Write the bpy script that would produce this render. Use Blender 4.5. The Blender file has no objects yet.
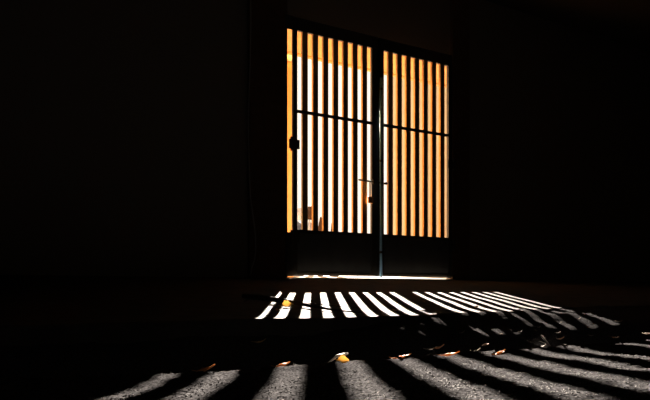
import bpy, bmesh, math, random
from mathutils import Vector, Matrix, noise
rnd = random.Random(7)
S = bpy.context.scene
COL = S.collection

# ------------------------------------------------------------ camera, sky, sun
EYE = 0.32                                   # the camera stands low, just over the near ground
cd = bpy.data.cameras.new('camera'); cam = bpy.data.objects.new('camera', cd); COL.objects.link(cam)
cam.location = (0, 0, EYE); cam.rotation_euler = (math.radians(90), 0, 0)
cd.sensor_width = 36; cd.lens = 36; cd.shift_y = 90/650; cd.clip_start = 0.02; cd.clip_end = 500
S.camera = cam
S.view_settings.view_transform = 'Standard'; S.view_settings.look = 'None'
S.view_settings.gamma = 1; S.view_settings.exposure = 0; S.view_settings.use_curve_mapping = False

SUN_TAN, SUN_AZ = 0.307, -0.0175
sun_dir = Vector((SUN_AZ, 1, SUN_TAN)).normalized()      # towards the sun
w = bpy.data.worlds.new('sky'); S.world = w; w.use_nodes = True
nt = w.node_tree; nt.nodes.clear()
tc = nt.nodes.new('ShaderNodeTexCoord'); dp = nt.nodes.new('ShaderNodeVectorMath'); dp.operation = 'DOT_PRODUCT'
dp.inputs[1].default_value = sun_dir
rp = nt.nodes.new('ShaderNodeValToRGB'); rp.color_ramp.elements[0].position = 0.0; rp.color_ramp.elements[0].color = (.55, .47, .40, 1)
rp.color_ramp.elements[1].position = 1.0; rp.color_ramp.elements[1].color = (1.0, .88, .70, 1)
e_ = rp.color_ramp.elements.new(.85); e_.color = (.75, .62, .46, 1)
bgn = nt.nodes.new('ShaderNodeBackground'); bgn.inputs[1].default_value = 1.35
wo = nt.nodes.new('ShaderNodeOutputWorld')
nt.links.new(tc.outputs['Generated'], dp.inputs[0]); nt.links.new(dp.outputs['Value'], rp.inputs[0])
nt.links.new(rp.outputs[0], bgn.inputs[0]); nt.links.new(bgn.outputs[0], wo.inputs[0])
sl = bpy.data.lights.new('sun', 'SUN'); sl.energy = 48; sl.angle = math.radians(.22); sl.color = (1, .86, .72)
so = bpy.data.objects.new('sun', sl); COL.objects.link(so)
so.rotation_euler = (-sun_dir).to_track_quat('-Z', 'Y').to_euler(); so.location = sun_dir*20

# ------------------------------------------------------------ frame of the gate wall
ANG = math.atan2(650, 1082)                  # the gate wall stands turned 31 degrees
CA, SA = math.cos(ANG), math.sin(ANG)
J = Vector((-.339, 6.3, 0))                  # foot of the left jamb
def W(u, v, z=0):                            # u along the gate wall, v into the passage
    return Vector((J.x + CA*u + SA*v, J.y + SA*u - CA*v, z))
def UV(x, y):
    dx, dy = x-J.x, y-J.y
    return dx*CA + dy*SA, dx*SA - dy*CA
SILL = EYE + .118                            # height of the slab under the gate

# ------------------------------------------------------------ materials
def mat(name, col, rough=.8, spec=.5, metal=0, col2=None, scale=20, bump=0, bscale=60, detail=4, bdist=.01):
    m = bpy.data.materials.new(name); m.use_nodes = True; t = m.node_tree; b = t.nodes['Principled BSDF']
    b.inputs['Base Color'].default_value = (*col, 1); b.inputs['Roughness'].default_value = rough
    b.inputs['Specular IOR Level'].default_value = spec; b.inputs['Metallic'].default_value = metal
    co = t.nodes.new('ShaderNodeTexCoord')
    if col2:
        n = t.nodes.new('ShaderNodeTexNoise'); n.inputs['Scale'].default_value = scale; n.inputs['Detail'].default_value = detail
        r = t.nodes.new('ShaderNodeValToRGB'); r.color_ramp.elements[0].position = .35; r.color_ramp.elements[1].position = .65
        r.color_ramp.elements[0].color = (*col, 1); r.color_ramp.elements[1].color = (*col2, 1)
        t.links.new(co.outputs['Object'], n.inputs['Vector']); t.links.new(n.outputs['Fac'], r.inputs[0]); t.links.new(r.outputs[0], b.inputs['Base Color'])
    if bump:
        n = t.nodes.new('ShaderNodeTexNoise'); n.inputs['Scale'].default_value = bscale; n.inputs['Detail'].default_value = detail
        k = t.nodes.new('ShaderNodeBump'); k.inputs['Strength'].default_value = bump; k.inputs['Distance'].default_value = bdist
        t.links.new(co.outputs['Object'], n.inputs['Vector']); t.links.new(n.outputs['Fac'], k.inputs['Height']); t.links.new(k.outputs[0], b.inputs['Normal'])
    return m
M = {
 'slab': mat('worn_concrete', (.040, .037, .034), .85, .06, col2=(.060, .056, .052), scale=9, bump=.35, bscale=70, bdist=.004),
 'dirt': mat('dark_dirt', (.005, .005, .0052), 1, .0, col2=(.108, .107, .113), scale=260, bump=.8, bscale=220, bdist=.004),
 'wall': mat('dark_plaster', (.24, .22, .20), .95, .1, bump=.5, bscale=25),
 'pier': mat('brown_render', (.16, .09, .05), .95, .1, col2=(.12, .07, .04), scale=14, bump=.5, bscale=40),
 'ceil': mat('sooty_ceiling', (.12, .11, .10), .95, .1),
 'rust': mat('rusty_paint', (.72, .38, .12), .7, .15, col2=(.60, .30, .09), scale=30, bump=.2, bscale=90),
 'panel': mat('dark_sheet_steel', (.09, .10, .11), .6, .4, col2=(.12, .13, .14), scale=6, bump=.1, bscale=12),
 'rod': mat('blue_sheen_steel', (.25, .52, .80), .45, .5, metal=.6),  # blue sheen of the sky put into the base colour
 'iron': mat('black_iron', (.05, .045, .04), .6, .4),
 'brass': mat('tarnished_brass', (.85, .42, .12), .45, .5, metal=.3),
 'chrome': mat('worn_chrome', (.6, .6, .6), .35, .5, metal=.9),
 'dust': mat('dusty_ground', (.55, .48, .39), .95, .1, col2=(.60, .53, .43), scale=3, bump=.3, bscale=12),
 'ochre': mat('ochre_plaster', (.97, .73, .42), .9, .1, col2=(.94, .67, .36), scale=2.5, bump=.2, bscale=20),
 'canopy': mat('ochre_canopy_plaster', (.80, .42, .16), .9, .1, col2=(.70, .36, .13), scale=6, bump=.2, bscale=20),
 'cable': mat('grey_cable_sheath', (.35, .36, .36), .5, .4),
 'stone': mat('brown_stone', (.11, .05, .022), .9, .2, col2=(.06, .028, .015), scale=14, bump=.6, bscale=30),
 'pale': mat('pale_stone', (.75, .70, .64), .9, .2, col2=(.6, .58, .56), scale=14, bump=.5, bscale=30),
 'slate': mat('blue_grey_stone', (.14, .17, .21), .8, .3, col2=(.09, .11, .14), scale=14, bump=.5, bscale=30),
 'bark': mat('dark_bark', (.035, .026, .02), .9, .1, bump=.5, bscale=80),
 'straw': mat('bleached_straw', (.88, .84, .78), .4, .6),
 'glass': mat('dark_window_glass', (.05, .06, .07), .1, .6),
}
def leafmat(name, c1, c2):
    m = mat(name, c1, .55, .4, col2=c2, scale=90, bump=.3, bscale=150, bdist=.002)
    t = m.node_tree; b = t.nodes['Principled BSDF']; out = t.nodes['Material Output']
    tr = t.nodes.new('ShaderNodeBsdfTranslucent'); tr.inputs[0].default_value = (*c1, 1)
    mx = t.nodes.new('ShaderNodeMixShader'); mx.inputs[0].default_value = .35
    t.links.new(b.outputs[0], mx.inputs[1]); t.links.new(tr.outputs[0], mx.inputs[2]); t.links.new(mx.outputs[0], out.inputs[0])
    return m
LM = {'yellow': leafmat('yellow_leaf', (.95, .72, .32), (.93, .64, .22)), 'orange': leafmat('orange_leaf', (.66, .33, .13), (.50, .22, .08)),
      'brown': leafmat('brown_leaf', (.16, .10, .065), (.10, .06, .04)), 'pale': leafmat('pale_leaf', (.62, .57, .52), (.45, .41, .37))}

# ------------------------------------------------------------ mesh helpers
def link(name, bm, m, parent=None, loc=None, rz=None, smooth=False):
    me = bpy.data.meshes.new(name); bmesh.ops.recalc_face_normals(bm, faces=bm.faces); bm.to_mesh(me); bm.free()
    me.materials.append(m)
    if smooth:
        for p in me.polygons: p.use_smooth = True
    o = bpy.data.objects.new(name, me); COL.objects.link(o)
    if parent: o.parent = parent
    if loc is not None: o.location = loc
    if rz is not None: o.rotation_euler.z = rz
    return o
def empty(name, loc, rz=0):
    o = bpy.data.objects.new(name, None); COL.objects.link(o); o.location = loc; o.rotation_euler.z = rz
    o.empty_display_size = .1; return o
def tag(o, label, cat, group=None, kind=None):
    o['label'] = label; o['category'] = cat
    if group: o['group'] = group
    if kind: o['kind'] = kind
    return o
def struct(o): o['kind'] = 'structure'; return o
def box(bm, x0, x1, y0, y1, z0, z1, bev=0):
    r = bmesh.ops.create_cube(bm, size=1, matrix=Matrix.Translation(((x0+x1)/2, (y0+y1)/2, (z0+z1)/2)) @ Matrix.Diagonal((x1-x0, y1-y0, z1-z0, 1)))
    if bev:
        es = list({e for v in r['verts'] for e in v.link_edges})
        bmesh.ops.bevel(bm, geom=es, offset=bev, segments=2, affect='EDGES', profile=.5)
def tube(bm, pts, rads, seg=10, cap=True):
    pts = [Vector(p) for p in pts]
    if not isinstance(rads, (list, tuple)): rads = [rads]*len(pts)
    rings = []; prev = None
    for i, p in enumerate(pts):
        d = (pts[min(i+1, len(pts)-1)] - pts[max(i-1, 0)]).normalized()
        a = d.cross(Vector((0, 0, 1))) if prev is None else (prev - d*prev.dot(d))
        if a.length < 1e-4: a = d.cross(Vector((1, 0, 0)))
        a.normalize(); b = d.cross(a); prev = a
        rings.append([bm.verts.new(p + (a*math.cos(2*math.pi*k/seg) + b*math.sin(2*math.pi*k/seg))*rads[i]) for k in range(seg)])
    for r0, r1 in zip(rings, rings[1:]):
        for k in range(seg): bm.faces.new((r0[k], r0[(k+1) % seg], r1[(k+1) % seg], r1[k]))
    if cap: bm.faces.new(rings[0][::-1]); bm.faces.new(rings[-1])
def B(): return bmesh.new()
# local frame for things on the gate wall: x = along the wall, y = outwards (minus v)
def wallobj(name, bm, m): return struct(link(name, bm, m, loc=J, rz=ANG))

# ------------------------------------------------------------ the large structure
SLAB = [(-.9, .06), (0, .118), (1.58, -.005), (2.85, -.103), (3.10, -.114), (3.25, -.116), (3.35, -.118)]
def slab_z(v):
    for (a, ha), (b, hb) in zip(SLAB, SLAB[1:]):
        if v <= b: return EYE + ha + (hb-ha)*(v-a)/(b-a)
    return EYE + SLAB[-1][1]
def smooth(a, b, x):
    t = min(1, max(0, (x-a)/(b-a))); return t*t*(3-2*t)
def slab_edge(u): return 3.22 - .10*smooth(-1.3, -.4, u) - .20*smooth(-.5, .5, u) + .012*math.sin(u*3.1) + .008*math.sin(u*11) 
bm = B(); NU, NV = 180, 70
U0, U1 = -4.0, 6.5
vv = [j/NV for j in range(NV+1)]
rows = []
for j, v in enumerate(vv):
    row = []
    for i in range(NU+1):
        u = U0 + (U1-U0)*i/NU; ve = slab_edge(u); vr = -.11 + (ve+.11)*j/NV
        z = slab_z(vr) + .003*noise.noise(Vector((u*3, vr*3, 0)))*min(1, max(0, vr*2))
        row.append(bm.verts.new((u, -vr, z)))
    rows.append(row)
for dv, dz in ((.012, .006), (.018, .02), (.02, .30)):
    rows.append([bm.verts.new((v.co.x, -(slab_edge(v.co.x)+dv+.006*noise.noise(Vector((v.co.x*9, 3, dz*20)))), rows[NV][i].co.z-dz)) for i, v in enumerate(rows[NV])])
for r0, r1 in zip(rows, rows[1:]):
    for i in range(NU): bm.faces.new((r0[i], r0[i+1], r1[i+1], r1[i]))
o = wallobj('floor', bm, M['slab'])

# lower dirt floor: a fan around the near ground, fine where it is close
def ground_z(x, y):
    u, v = UV(x, y)
    right = smooth(-1.7, -.9, u)
    e = slab_edge(u)
    start = EYE - slab_z(e) + .062 - .056*right
    k = .50 - .24*right
    dv = max(0, v-e-.01); r2 = smooth(-.50, .05, u); g1 = .30*right + .35*r2
    down = start + ((.27 - .215*r2) if right > .5 else k)*min(dv, g1) + .55*max(0, dv-g1)
    bott = .335
    near = .128 - .026*smooth(4.62, 5.3, v)
    cr = 4.60 + .06*noise.noise(Vector((u*2.2, 1, 5)))
    h = min(down, bott)
    t = smooth(cr-.36, cr, v)
    h = h*(1-t) + near*t
    n = .020*noise.noise(Vector((x*5, y*5, 0)))*(1-t*.75) + .007*noise.noise(Vector((x*19, y*19, 2)))*(1-t*.5)
    n += .0022*noise.noise(Vector((x*60, y*60, 4))) + .0016*noise.noise(Vector((x*140, y*140, 7)))
    return EYE - h + n
bm = B(); rr = [.22*(1.0145**i) for i in range(270)]
th = [-1.25 + 2.5*i/520 for i in range(521)]
fan = []
for r in rr:
    fan.append([(r*math.sin(a), r*math.cos(a)) for a in th])
grid = []
for row in fan:
    g = []
    for (x, y) in row:
        u, v = UV(x, y)
        g.append(bm.verts.new((x, y, ground_z(x, y))) if v > 2.7 and -4 < u < 6.5 else None)
    grid.append(g)
for r0, r1 in zip(grid, grid[1:]):
    for i in range(len(th)-1):
        q = (r0[i], r1[i], r1[i+1], r0[i+1])
        if all(q): bm.faces.new(q)
struct(link('floor_dirt', bm, M['dirt'], smooth=True))
bm = B(); box(bm, U0, U1, -8.4, -3.2, EYE-.46, EYE-.40)
wallobj('floor_base', bm, M['dirt'])
bm = B(); box(bm, U0, U1, -8.4, -6.2, EYE-.40, EYE-.105)
wallobj('floor_back', bm, M['dirt'])

OPW, TOPZ = 2.09, EYE + 2.60
bm = B(); ZB, ZT = EYE-.46, EYE+3.4
box(bm, U0-.1, -.050, 0, .11, ZB, ZT); box(bm, OPW, U1+.1, 0, .11, ZB, ZT); box(bm, -.062, OPW, 0, .11, TOPZ, ZT)
wallobj('wall_gate', bm, M['wall'])
bm = B(); box(bm, U0-.12, U0, -8.4, 0, ZB, ZT); wallobj('wall_left', bm, M['wall'])
bm = B(); box(bm, U1, U1+.12, -8.4, 0, ZB, ZT); wallobj('wall_right', bm, M['wall'])
bm = B(); box(bm, U0-.12, U1+.12, -8.52, -8.4, ZB, ZT); wallobj('wall_back', bm, M['wall'])
bm = B(); box(bm, U0-.12, U1+.12, -8.52, .11, ZT, ZT+.12); wallobj('ceiling', bm, M['ceil'])
# rendered piers either side of the gate
bm = B(); box(bm, -.45, -.052, -.05, -.001, slab_z(.03)-.02, ZT-.002, .006); wallobj('trim_1', bm, M['pier'])
bm = B(); box(bm, 2.040, 2.30, -.05, -.001, slab_z(.03)-.02, ZT-.002, .006); wallobj('trim_2', bm, M['pier'])
# pale threshold under the gate
bm = B(); box(bm, -.05, 2.05, -.085, .11, SILL-.03, SILL+.004, .003)
wallobj('trim_3', bm, mat('pale_threshold', (.5, .45, .38), .85, .3, col2=(.4, .35, .29), scale=12))

# ------------------------------------------------------------ outside, beyond the gate
bm = B()
def street_z(out): return SILL - .004 + .03*min(12, max(0, out-.11))
prof = [(o_, street_z(o_)) for o_ in (.11, 3, 6, 9, 12.11, 80)]
top = [[bm.verts.new((x, o_, z)) for x in (-40, -8, 0, 8, 60)] for o_, z in prof]
for a_, b_ in zip(top, top[1:]):
    for k in range(4): bm.faces.new((a_[k], a_[k+1], b_[k+1], b_[k]))
struct(link('floor_outside', bm, M['dust'], loc=J, rz=ANG))
c = empty('entrance_canopy', W(1, -.11, TOPZ-.0), ANG)
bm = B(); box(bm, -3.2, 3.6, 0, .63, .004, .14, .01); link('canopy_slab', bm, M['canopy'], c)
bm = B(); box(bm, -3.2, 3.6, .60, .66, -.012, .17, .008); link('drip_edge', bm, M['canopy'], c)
tag(c, 'ochre plastered canopy over the outside of the gate', 'canopy')

g = empty('gatepost', (-.583, 7.35, SILL+.0), ANG)
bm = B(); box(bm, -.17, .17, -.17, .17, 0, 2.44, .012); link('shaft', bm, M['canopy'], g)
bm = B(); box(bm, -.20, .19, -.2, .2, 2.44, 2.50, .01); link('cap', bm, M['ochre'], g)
tag(g, 'ochre plastered post seen as a thin orange strip left of the gate', 'gatepost')

b = empty('ochre_building', (1.75, 17, SILL+.24), -.14)
bm = B(); box(bm, 0, 14, 0, 6, 0, 6.3); link('wall', bm, M['ochre'], b)
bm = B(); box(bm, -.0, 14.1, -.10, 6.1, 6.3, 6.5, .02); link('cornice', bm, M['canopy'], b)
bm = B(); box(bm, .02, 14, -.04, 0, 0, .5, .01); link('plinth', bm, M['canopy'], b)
for k in range(3):
    f = B(); x0 = 4.2+3.2*k
    box(f, x0, x0+1.2, -.05, .02, 2.0, 2.08); box(f, x0, x0+1.2, -.05, .02, 3.7, 3.78); box(f, x0, x0+.08, -.05, .02, 2.0, 3.78); box(f, x0+1.12, x0+1.2, -.05, .02, 2.0, 3.78)
    wf = link('window_frame', f, M['pale'], b); p = B(); box(p, x0+.08, x0+1.12, -.02, .01, 2.08, 3.7); link('pane', p, M['glass'], wf)
tag(b, 'ochre plastered building across the street behind the right leaf', 'building')

def rock(name, x, y, z, sx, sy, sz, m, seed, label):
    bm = B(); bmesh.ops.create_icosphere(bm, subdivisions=3, radius=1)
    for v in bm.verts:
        n = noise.noise(v.co*1.3 + Vector((seed*7.1, 0, 0)))*.35 + noise.noise(v.co*3.1 + Vector((0, seed*3.3, 0)))*.14
        p = v.co*(1+n); v.co = Vector((p.x*sx, p.y*sy, max(p.z, -.75)*sz))
    bm.verts.ensure_lookup_table(); lo = min(v.co.z for v in bm.verts)
    for v in bm.verts: v.co.z -= lo
    tag(link(name, bm, m, loc=(x, y, z)), label, 'boulder', 'boulders heaped outside the gate')
RK = [(-.51, 12.0, 0, .16, .22, .55, 'slate', 'blue-grey boulder at the left end of the heap outside'),
      (-.08, 12.1, 0, .09, .2, .64, 'stone', 'tall narrow brown boulder in the middle of the heap outside'),
      (-.265, 12.1, 0, .08, .2, .60, 'pale', 'pale upright boulder between the blue-grey and narrow brown ones'),
      (-.47, 12.0, 1.04, .11, .13, .13, 'pale', 'pale boulder resting on top of the blue-grey one'),
      (-.265, 12.1, 1.06, .085, .13, .15, 'stone', 'small brown boulder topmost in the heap, on the pale one'),
      (.17, 12.1, 0, .11, .2, .58, 'stone', 'brown boulder at the right end of the heap outside')]
for i, (x, y, dz, sx, sy, sz, m, lb) in enumerate(RK): rock('boulder', x, y, street_z(-UV(x, y)[1])-.01+dz, sx, sy, sz, M[m], i+1, lb)

# ------------------------------------------------------------ the two leaves of the gate
FY0, FY1 = -.052, -.020                       # leaf thickness, in front of the wall face (local y, outwards positive)
ZG = {'bot': EYE+.143, 'panel': EYE+.585, 'mid': EYE+1.728, 'top': EYE+2.512, 'head': EYE+2.635}
BARW = .052
def gate_leaf(u0, u1, gaps, hinge_left, label, gapw):
    base = EYE
    L = empty('gate_leaf', W(u0, 0, ZG['bot']), ANG)
    def X(u): return u-u0
    Z0 = ZG['bot']
    def part(name, parts, m, bev=.003, parent=L):
        bm = B()
        for q in parts: box(bm, *q, bev=bev)
        return link(name, bm, m, parent)
    first = gaps[0]-gapw/2; last = gaps[-1]+gapw/2
    part('stile', [(0, X(first), FY0, FY1, 0, ZG['head']-Z0)], M['iron'])
    part('stile', [(X(last), X(u1), FY0, FY1, 0, ZG['head']-Z0)], M['iron'])
    part('top_rail', [(X(first), X(last), FY0, FY1, ZG['top']-Z0, ZG['head']-Z0)], M['iron'])
    for a, b2 in zip(gaps, gaps[1:]):
        part('bar', [(X(a+gapw/2), X(b2-gapw/2), FY0+.002, FY1-.001, ZG['panel']-Z0-.01, ZG['top']-Z0+.01)], M['rust'])
    part('middle_rail', [(X(first), X(last), FY0-.004, FY0+.008, ZG['mid']-Z0-.016, ZG['mid']-Z0+.016)], M['iron'])
    part('panel_rail', [(X(first), X(last), FY0, FY1, ZG['panel']-Z0-.035, ZG['panel']-Z0)], M['iron'])
    part('kick_panel', [(X(first), X(last), FY0+.008, FY0+.014, .03, ZG['panel']-Z0-.035)], M['panel'], 0)
    part('bottom_rail', [(X(first), X(last), FY0, FY1, 0, .03)], M['iron'])
    hx = -.035 if hinge_left else X(u1)+.002
    for hz in (1.40, .50):
        bm = B(); tube(bm, [(hx+.016, FY0-.004, EYE-Z0+hz-.06), (hx+.016, FY0-.004, EYE-Z0+hz+.075)], .014, 12)
        x0, x1 = (hx-.015, hx+.10) if hinge_left else (hx-.07, hx+.03)
        box(bm, x0, x1, FY0-.012, FY0-.002, EYE-Z0+hz-.04, EYE-Z0+hz+.05, .002)
        link('hinge', bm, M['iron'], L)
    tag(L, label, 'gate leaf', 'leaves of the double gate')
    return L, X, Z0
gapsL = [.083+.1172*i for i in range(8)]; gapsR = [1.115+.1193*i for i in range(8)]
L1, X1, Z0 = gate_leaf(.008, 1.008, gapsL, True, 'left leaf of the steel bar gate, with bolt, boulders seen through its bars', .057)
L2, X2, _ = gate_leaf(1.03, 2.03, gapsR, False, 'right leaf of the steel bar gate, with a long drop rod', .056)
# side plate that closes the slit beside the solid panel
bm = B(); box(bm, -.085, -.001, FY0-.007, FY0-.002, -.01, ZG['panel']-Z0-.03, .001); link('side_plate', bm, M['iron'], L1)
bm = B(); box(bm, -.085, -.001, FY0-.007, FY0-.002, ZG['top']-Z0-.01, ZG['head']-Z0, .001); link('corner_plate', bm, M['iron'], L1)
bm = B(); box(bm, X1(1.0), X1(1.045), FY1+.001, FY1+.006, .0, ZG['head']-Z0); link('sun_block_strip', bm, M['iron'], L1)  # added strip, keeps the sun from passing between the two leaves
bm = B(); box(bm, X2(1.995), X2(2.069), FY1+.004, FY1+.009, -.01, ZG['head']-Z0); link('side_plate', bm, M['iron'], L2)
# drop rod on the right leaf
bm = B(); tube(bm, [(.004, FY0-.018, .0-.012), (.004, FY0-.018, 2.07)], .014, 16); rod = link('drop_rod', bm, M['rod'], L2, smooth=True); rod['label'] = 'drop rod with a blue sky sheen put into its colour'
for z in (.25, 1.2, 1.95):
    bm = B(); box(bm, -.012, .03, FY0-.033, FY0-.001, z-.012, z+.012, .003); link('rod_bracket', bm, M['iron'], rod)
# sliding bolt across the left leaf
zb = EYE+1.125-Z0
bm = B(); tube(bm, [(X1(.757), FY0-.016, zb), (X1(1.075), FY0-.016, zb-.012)], .009, 12); bolt = link('bolt', bm, M['iron'], L1, smooth=True)
bm = B(); tube(bm, [(X1(1.065), FY0-.016, zb-.012), (X1(1.065), FY0-.075, zb-.02)], [.01, .014], 12); link('bolt_knob', bm, M['iron'], bolt, smooth=True)
bm = B(); box(bm, X1(.93), X1(.97), FY0-.028, FY0-.001, zb-.028, zb+.018, .003); link('bolt_keeper', bm, M['iron'], L1)
# padlock hanging from the bolt
P = empty('padlock', W(.900, .0735, EYE+.94), ANG)
bm = B(); box(bm, -.029, .029, -.010, .010, -.045, .022, .004); bd = link('padlock_body', bm, M['brass'], P)
bm = B(); tube(bm, [(-.014+.002, 0, .02)] + [(-.012*math.cos(math.pi*k/10), 0, .178+.012*math.sin(math.pi*k/10)) for k in range(11)] + [(.012, 0, .02)], .0055, 10); link('shackle', bm, M['chrome'], P, smooth=True)
bm = B(); tube(bm, [(0, -.0088, -.012), (0, -.0105, -.012)], .005, 12); link('keyhole_plug', bm, M['iron'], bd)
tag(P, 'brass padlock with a steel shackle hanging from the gate bolt', 'padlock')

# cable down the left pier
pts = []
for k in range(40):
    t = k/39; z = 2.9-2.88*t
    pts.append((-.455+.012*math.sin(t*9)+.05*smooth(.72, .9, t)*(1-smooth(.93, 1, t)), -.062, z))
bm = B(); tube(bm, pts, .006, 8); tag(link('hanging_cable', bm, M['cable'], loc=W(0, 0, slab_z(.05)), rz=ANG, smooth=True), 'thin grey cable running down the left pier beside the gate', 'cable')

# ------------------------------------------------------------ leaves, twigs and litter
def surf(x, y):
    u, v = UV(x, y)
    return slab_z(v)+.002 if v < slab_edge(u) else ground_z(x, y)
def leaf(x, y, ln, wd, rz, tilt, curl, m, label, group, lift=.003, roll=0):
    bm = B(); n = 10; cols = []
    for i in range(n+1):
        t = i/n; hw = wd*.5*(math.sin(math.pi*t**.8)**.8)*(1+.12*math.sin(t*23)) if 0 < t < 1 else .0004
        cz = curl*ln*(math.cos(math.pi*t)*-.0 + (2*t-1)**2)
        row = []
        for k, s in enumerate((-1, -.5, 0, .5, 1)):
            row.append(bm.verts.new(((t-.5)*ln, s*hw, cz + abs(s)*hw*.55 + .04*wd*math.sin(9*t+k))))
        cols.append(row)
    for a, b2 in zip(cols, cols[1:]):
        for k in range(4): bm.faces.new((a[k], b2[k], b2[k+1], a[k+1]))
    r = bmesh.ops.extrude_face_region(bm, geom=bm.faces[:])
    for v in [q for q in r['geom'] if isinstance(q, bmesh.types.BMVert)]: v.co.z += .0006
    bm.normal_update()
    tm = Matrix.Rotation(tilt, 4, 'Y') @ Matrix.Rotation(roll, 4, 'X'); bmesh.ops.transform(bm, matrix=tm, verts=bm.verts[:])
    lo = min(v.co.z for v in bm.verts)
    for v in bm.verts: v.co.z -= lo
    # a root at the leaf, its blade and its stalk as parts
    root = empty('fallen_leaf', (x, y, surf(x, y)+lift-.003), rz)
    link('blade', bm, m, root, smooth=True)
    s = B(); p0 = tm @ Vector((-.5*ln, 0, curl*ln)); p0.z -= lo
    tube(s, [p0+Vector((.08*ln, 0, .0008)), p0, p0+Vector((-.16*ln, .02*ln, .001)), p0+Vector((-.30*ln, .05*ln, .002))], [.0006, .0008, .0007, .0006], 6)
    link('stalk', s, m, root)
    tag(root, label, 'leaf', group)
def stick(name, pts, rads, m, label, group=None, twigs=(), cat='twig'):
    o = None; x0, y0 = pts[0][:2]; base = Vector((x0, y0, surf(x0, y0)))
    P3 = [Vector((p[0], p[1], surf(p[0], p[1]) + p[2])) - base for p in pts]
    bm = B(); tube(bm, P3, rads, 8)
    for tw in twigs:
        q = [Vector((p[0], p[1], surf(p[0], p[1]) + p[2])) - base for p in tw]
        tube(bm, q, [rads[-1]*1.2*(1-.6*i/(len(q)-1)) for i in range(len(q))], 6)
    return tag(link(name, bm, m, loc=base, smooth=True), label, cat, group)
#LITTER
Y_, O_, B_, P_ = LM['yellow'], LM['orange'], LM['brown'], LM['pale']
# on the slab
leaf(-.190, 3.30, .060, .050, .25, -.12, .10, Y_, 'large yellow leaf lying in the second bright stripe on the slab', None, roll=.65)
leaf(.345, 3.25, .032, .020, 2.2, -.25, .15, Y_, 'small yellow leaf in a bright stripe near the slab edge below the padlock', None)
leaf(.860, 3.69, .040, .022, 1.2, -.25, .15, Y_, 'small yellow leaf in the stripes at the right end of the slab', None)
leaf(.62, 4.02, .030, .018, .4, -.2, .2, B_, 'small dark leaf among the right-hand stripes on the slab', None)
leaf(-.225, 3.06, .035, .018, 1.9, -.3, .2, O_, 'orange leaf at the slab edge below the large yellow leaf', None)
stick('added_branch', [(-.46, 3.66, .018), (-.36, 3.57, .020), (-.30, 3.50, .020), (-.185, 3.42, .016), (-.075, 3.27, .013), (.024, 3.14, .010), (.10, 3.06, .008), (.17, 3.02, .006)],  # branch added to make the dark line across the stripes
      [.013, .016, .015, .011, .009, .006, .004, .0025], M['bark'], 'added tapering branch that makes the dark line across the left stripes on the slab',
      twigs=[[(-.185, 3.42, .016), (-.02, 3.40, .010), (.10, 3.36, .006), (.22, 3.34, .004)], [(-.36, 3.57, .02), (-.40, 3.45, .02), (-.42, 3.36, .012)]], cat='branch')
# yellow and orange leaves on the near bank
leaf(.032, 1.135, .021, .017, .1, .08, .06, Y_, 'bright yellow leaf on the near bank above the middle foreground stripe', None, lift=.004, roll=.75)
leaf(-.070, 1.10, .026, .014, .2, -.3, .15, O_, 'orange leaf at the head of the foreground stripe left of the yellow leaf', None)
leaf(-.185, 1.02, .030, .014, .5, -.3, .15, O_, 'orange brown leaf at the head of the leftmost foreground stripe', None)
leaf(.150, 1.24, .034, .012, .1, -.25, .12, O_, 'orange leaf at the head of the stripe right of the yellow leaf', None)
leaf(.245, 1.26, .036, .014, -.2, -.25, .12, O_, 'flat orange brown leaf at the head of the fourth foreground stripe', None)
leaf(.355, 1.31, .026, .012, .4, -.4, .12, O_, 'bright orange leaf at the head of the fifth foreground stripe', None)
leaf(-.245, 2.49, .045, .018, .1, -.3, .2, Y_, 'dull yellow leaf on the dark slope under the left end of the slab', None, lift=.02)
# litter piled along the lip of the near bank
def bank(px_u, v): return W(px_u, v)
bm = B()
for k in range(2600):
    u = rnd.uniform(-3.4, .4); v = 4.42 + rnd.gauss(0, .10)
    if v < 3.95 or v > 4.66: continue
    p = W(u, v); hgt = max(0, .022*(1-abs(v-4.40)/.22))*(.6+.8*noise.noise(Vector((u*3, 9, 0))))
    z = ground_z(p.x, p.y) + rnd.uniform(.0, max(.001, hgt))
    ln = rnd.uniform(.008, .024); wd = ln*rnd.uniform(.25, .6)
    mt = Matrix.Translation((p.x, p.y, z)) @ Matrix.Rotation(rnd.uniform(0, 6.28), 4, 'Z') @ Matrix.Rotation(rnd.uniform(-.7, .7), 4, 'X') @ Matrix.Rotation(rnd.uniform(-.5, .5), 4, 'Y')
    q = [(-ln/2, 0, .001), (-ln*.1, -wd/2, .003), (ln/2, 0, .0), (-ln*.05, wd/2, .003), (0, 0, -.0005)]
    vs = [bm.verts.new(mt @ Vector(a)) for a in q]
    lo = [bm.verts.new(mt @ (Vector(a)-Vector((0, 0, .0006)))) for a in q]
    for a, b2 in ((0, 1), (1, 2), (2, 3), (3, 0)):
        bm.faces.new((vs[a], vs[b2], vs[4])); bm.faces.new((lo[b2], lo[a], lo[4])); bm.faces.new((vs[b2], vs[a], lo[a], lo[b2]))
M['litter'] = mat('dark_leaf_litter', (.018, .014, .011), .9, .1, col2=(.05, .04, .033), scale=40)
tag(link('leaf_litter', bm, M['litter']), 'dark leaf litter heaped along the lip of the near bank', 'leaf litter', kind='stuff')
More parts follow.
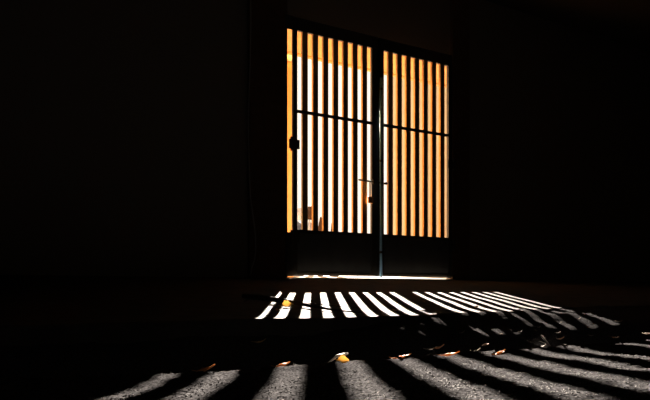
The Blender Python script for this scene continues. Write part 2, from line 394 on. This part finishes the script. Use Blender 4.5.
# single pale and brown leaves that stand out of the litter
STRIPE = [(-.1676, 6.40), (-.067, 6.46), (.033, 6.52), (.134, 6.58), (.235, 6.645), (.3346, 6.70), (.435, 6.77), (.62, 6.86), (.72, 6.92), (.82, 6.98), (.92, 7.04)]
ORD = ['first', 'second', 'third', 'fourth', 'fifth', 'sixth', 'seventh', 'eighth', 'ninth', 'tenth', 'eleventh', 'twelfth', 'thirteenth', 'fourteenth', 'fifteenth']
spots = []
for k in range(70):
    xs, ys = STRIPE[rnd.randrange(len(STRIPE))]
    y = rnd.uniform(1.15, 1.75); x = xs + .0175*(ys-y) + rnd.uniform(-.018, .018)
    if 4.2 < UV(x, y)[1] < 4.62 and len(spots) < 30 and abs(x-.024) > .03: spots.append((x/y, x, y))
spots.sort(); nb = npl = 0
for k, (_, x, y) in enumerate(spots):
    pale = k % 2 == 1
    if pale: npl += 1; lb = 'pale dry leaf on the near bank, %s pale one from the left' % ORD[npl-1]
    else: nb += 1; lb = 'small brown leaf on the near bank, %s brown one from the left' % ORD[nb-1]
    leaf(x, y, rnd.uniform(.014, .03), rnd.uniform(.006, .012), rnd.uniform(-.6, .6), rnd.uniform(-.5, .1), .15, P_ if pale else B_, lb,
         'pale leaves on the near bank' if pale else 'brown leaves on the near bank', lift=.018, roll=rnd.uniform(-.4, .4))
sl_ = sorted([(1.05, 3.18), (.93, 3.08), (1.12, 3.12), (1.20, 3.30), (1.30, 3.32), (1.38, 3.35), (1.02, 3.02), (1.45, 3.2), (.80, 2.95), (1.27, 3.1), (.60, 2.82), (.42, 2.62), (.33, 2.60)], key=lambda q: q[0]/q[1])
for k, (x, y) in enumerate(sl_):
    leaf(x, y, rnd.uniform(.014, .030), rnd.uniform(.006, .011), rnd.uniform(-.7, .7), rnd.uniform(-.6, 0), .2, P_,
         'pale dry leaf on the dark slope below the slab edge, %s from the left' % ORD[k], 'pale leaves below the slab edge', lift=.006)
# gravel grains bedded in the near ground
bm = B(); ico = B(); bmesh.ops.create_icosphere(ico, subdivisions=1, radius=1); iv = [v.co.copy() for v in ico.verts]; fi = [[v.index for v in f.verts] for f in ico.faces]; ico.free()
for k in range(13000):
    y = .45 + 1.0*rnd.random()**1.3; x = rnd.uniform(-.42, .75)*y*1.0
    if UV(x, y)[1] < 4.72: continue
    z = ground_z(x, y); sc = rnd.uniform(.0006, .0014); e3 = [sc*rnd.uniform(.6, 1.3) for _ in range(3)]
    vs = [bm.verts.new((x+c_.x*e3[0], y+c_.y*e3[1], z+.2*sc+c_.z*e3[2]*.8)) for c_ in iv]
    for f in fi: bm.faces.new([vs[q] for q in f])
M['gravel'] = mat('grey_gravel', (.03, .03, .031), .7, .3, col2=(.20, .195, .20), scale=260, detail=1)
tag(link('gravel', bm, M['gravel']), 'fine grey gravel grains strewn over the near ground', 'gravel', kind='stuff')
# straws
stick('dry_straw', [(.006, 1.225, .020), (.022, 1.215, .021), (.042, 1.205, .018)], [0.0017, 0.0027, 0.0020], M['straw'], 'bleached straw lying just behind the bright yellow leaf', cat='straw')
stick('dry_straw', [(-.075, 1.26, .018), (-.058, 1.25, .016), (-.040, 1.24, .014)], [0.0012, 0.0015, 0.0027], M['straw'], 'bleached straw on the litter left of the yellow leaf', cat='straw')
stick('dry_straw', [(-.066, 1.29, .030), (-.055, 1.28, .027), (-.044, 1.265, .016)], [0.0010, 0.0014, 0.0017], M['straw'], 'short bent straw standing behind the straw left of the yellow leaf', cat='straw')
stick('dry_straw', [(.135, 1.40, .022), (.150, 1.39, .019), (.162, 1.385, .016)], [0.0017, 0.0024, 0.0014], M['straw'], 'straw in the litter above the stripe right of the yellow leaf', cat='straw')
stick('dry_straw', [(.245, 1.46, .020), (.275, 1.44, .016), (.305, 1.42, .012)], [0.0015, 0.0024, 0.0014], M['straw'], 'straw lying on the litter above the fourth foreground stripe', cat='straw')
stick('dry_straw', [(.99, 2.98, .05), (1.01, 2.95, .03), (1.03, 2.93, .01)], [0.0034, 0.0051, 0.0034], M['straw'], 'slanting straw on the slope below the right end of the slab', cat='straw')
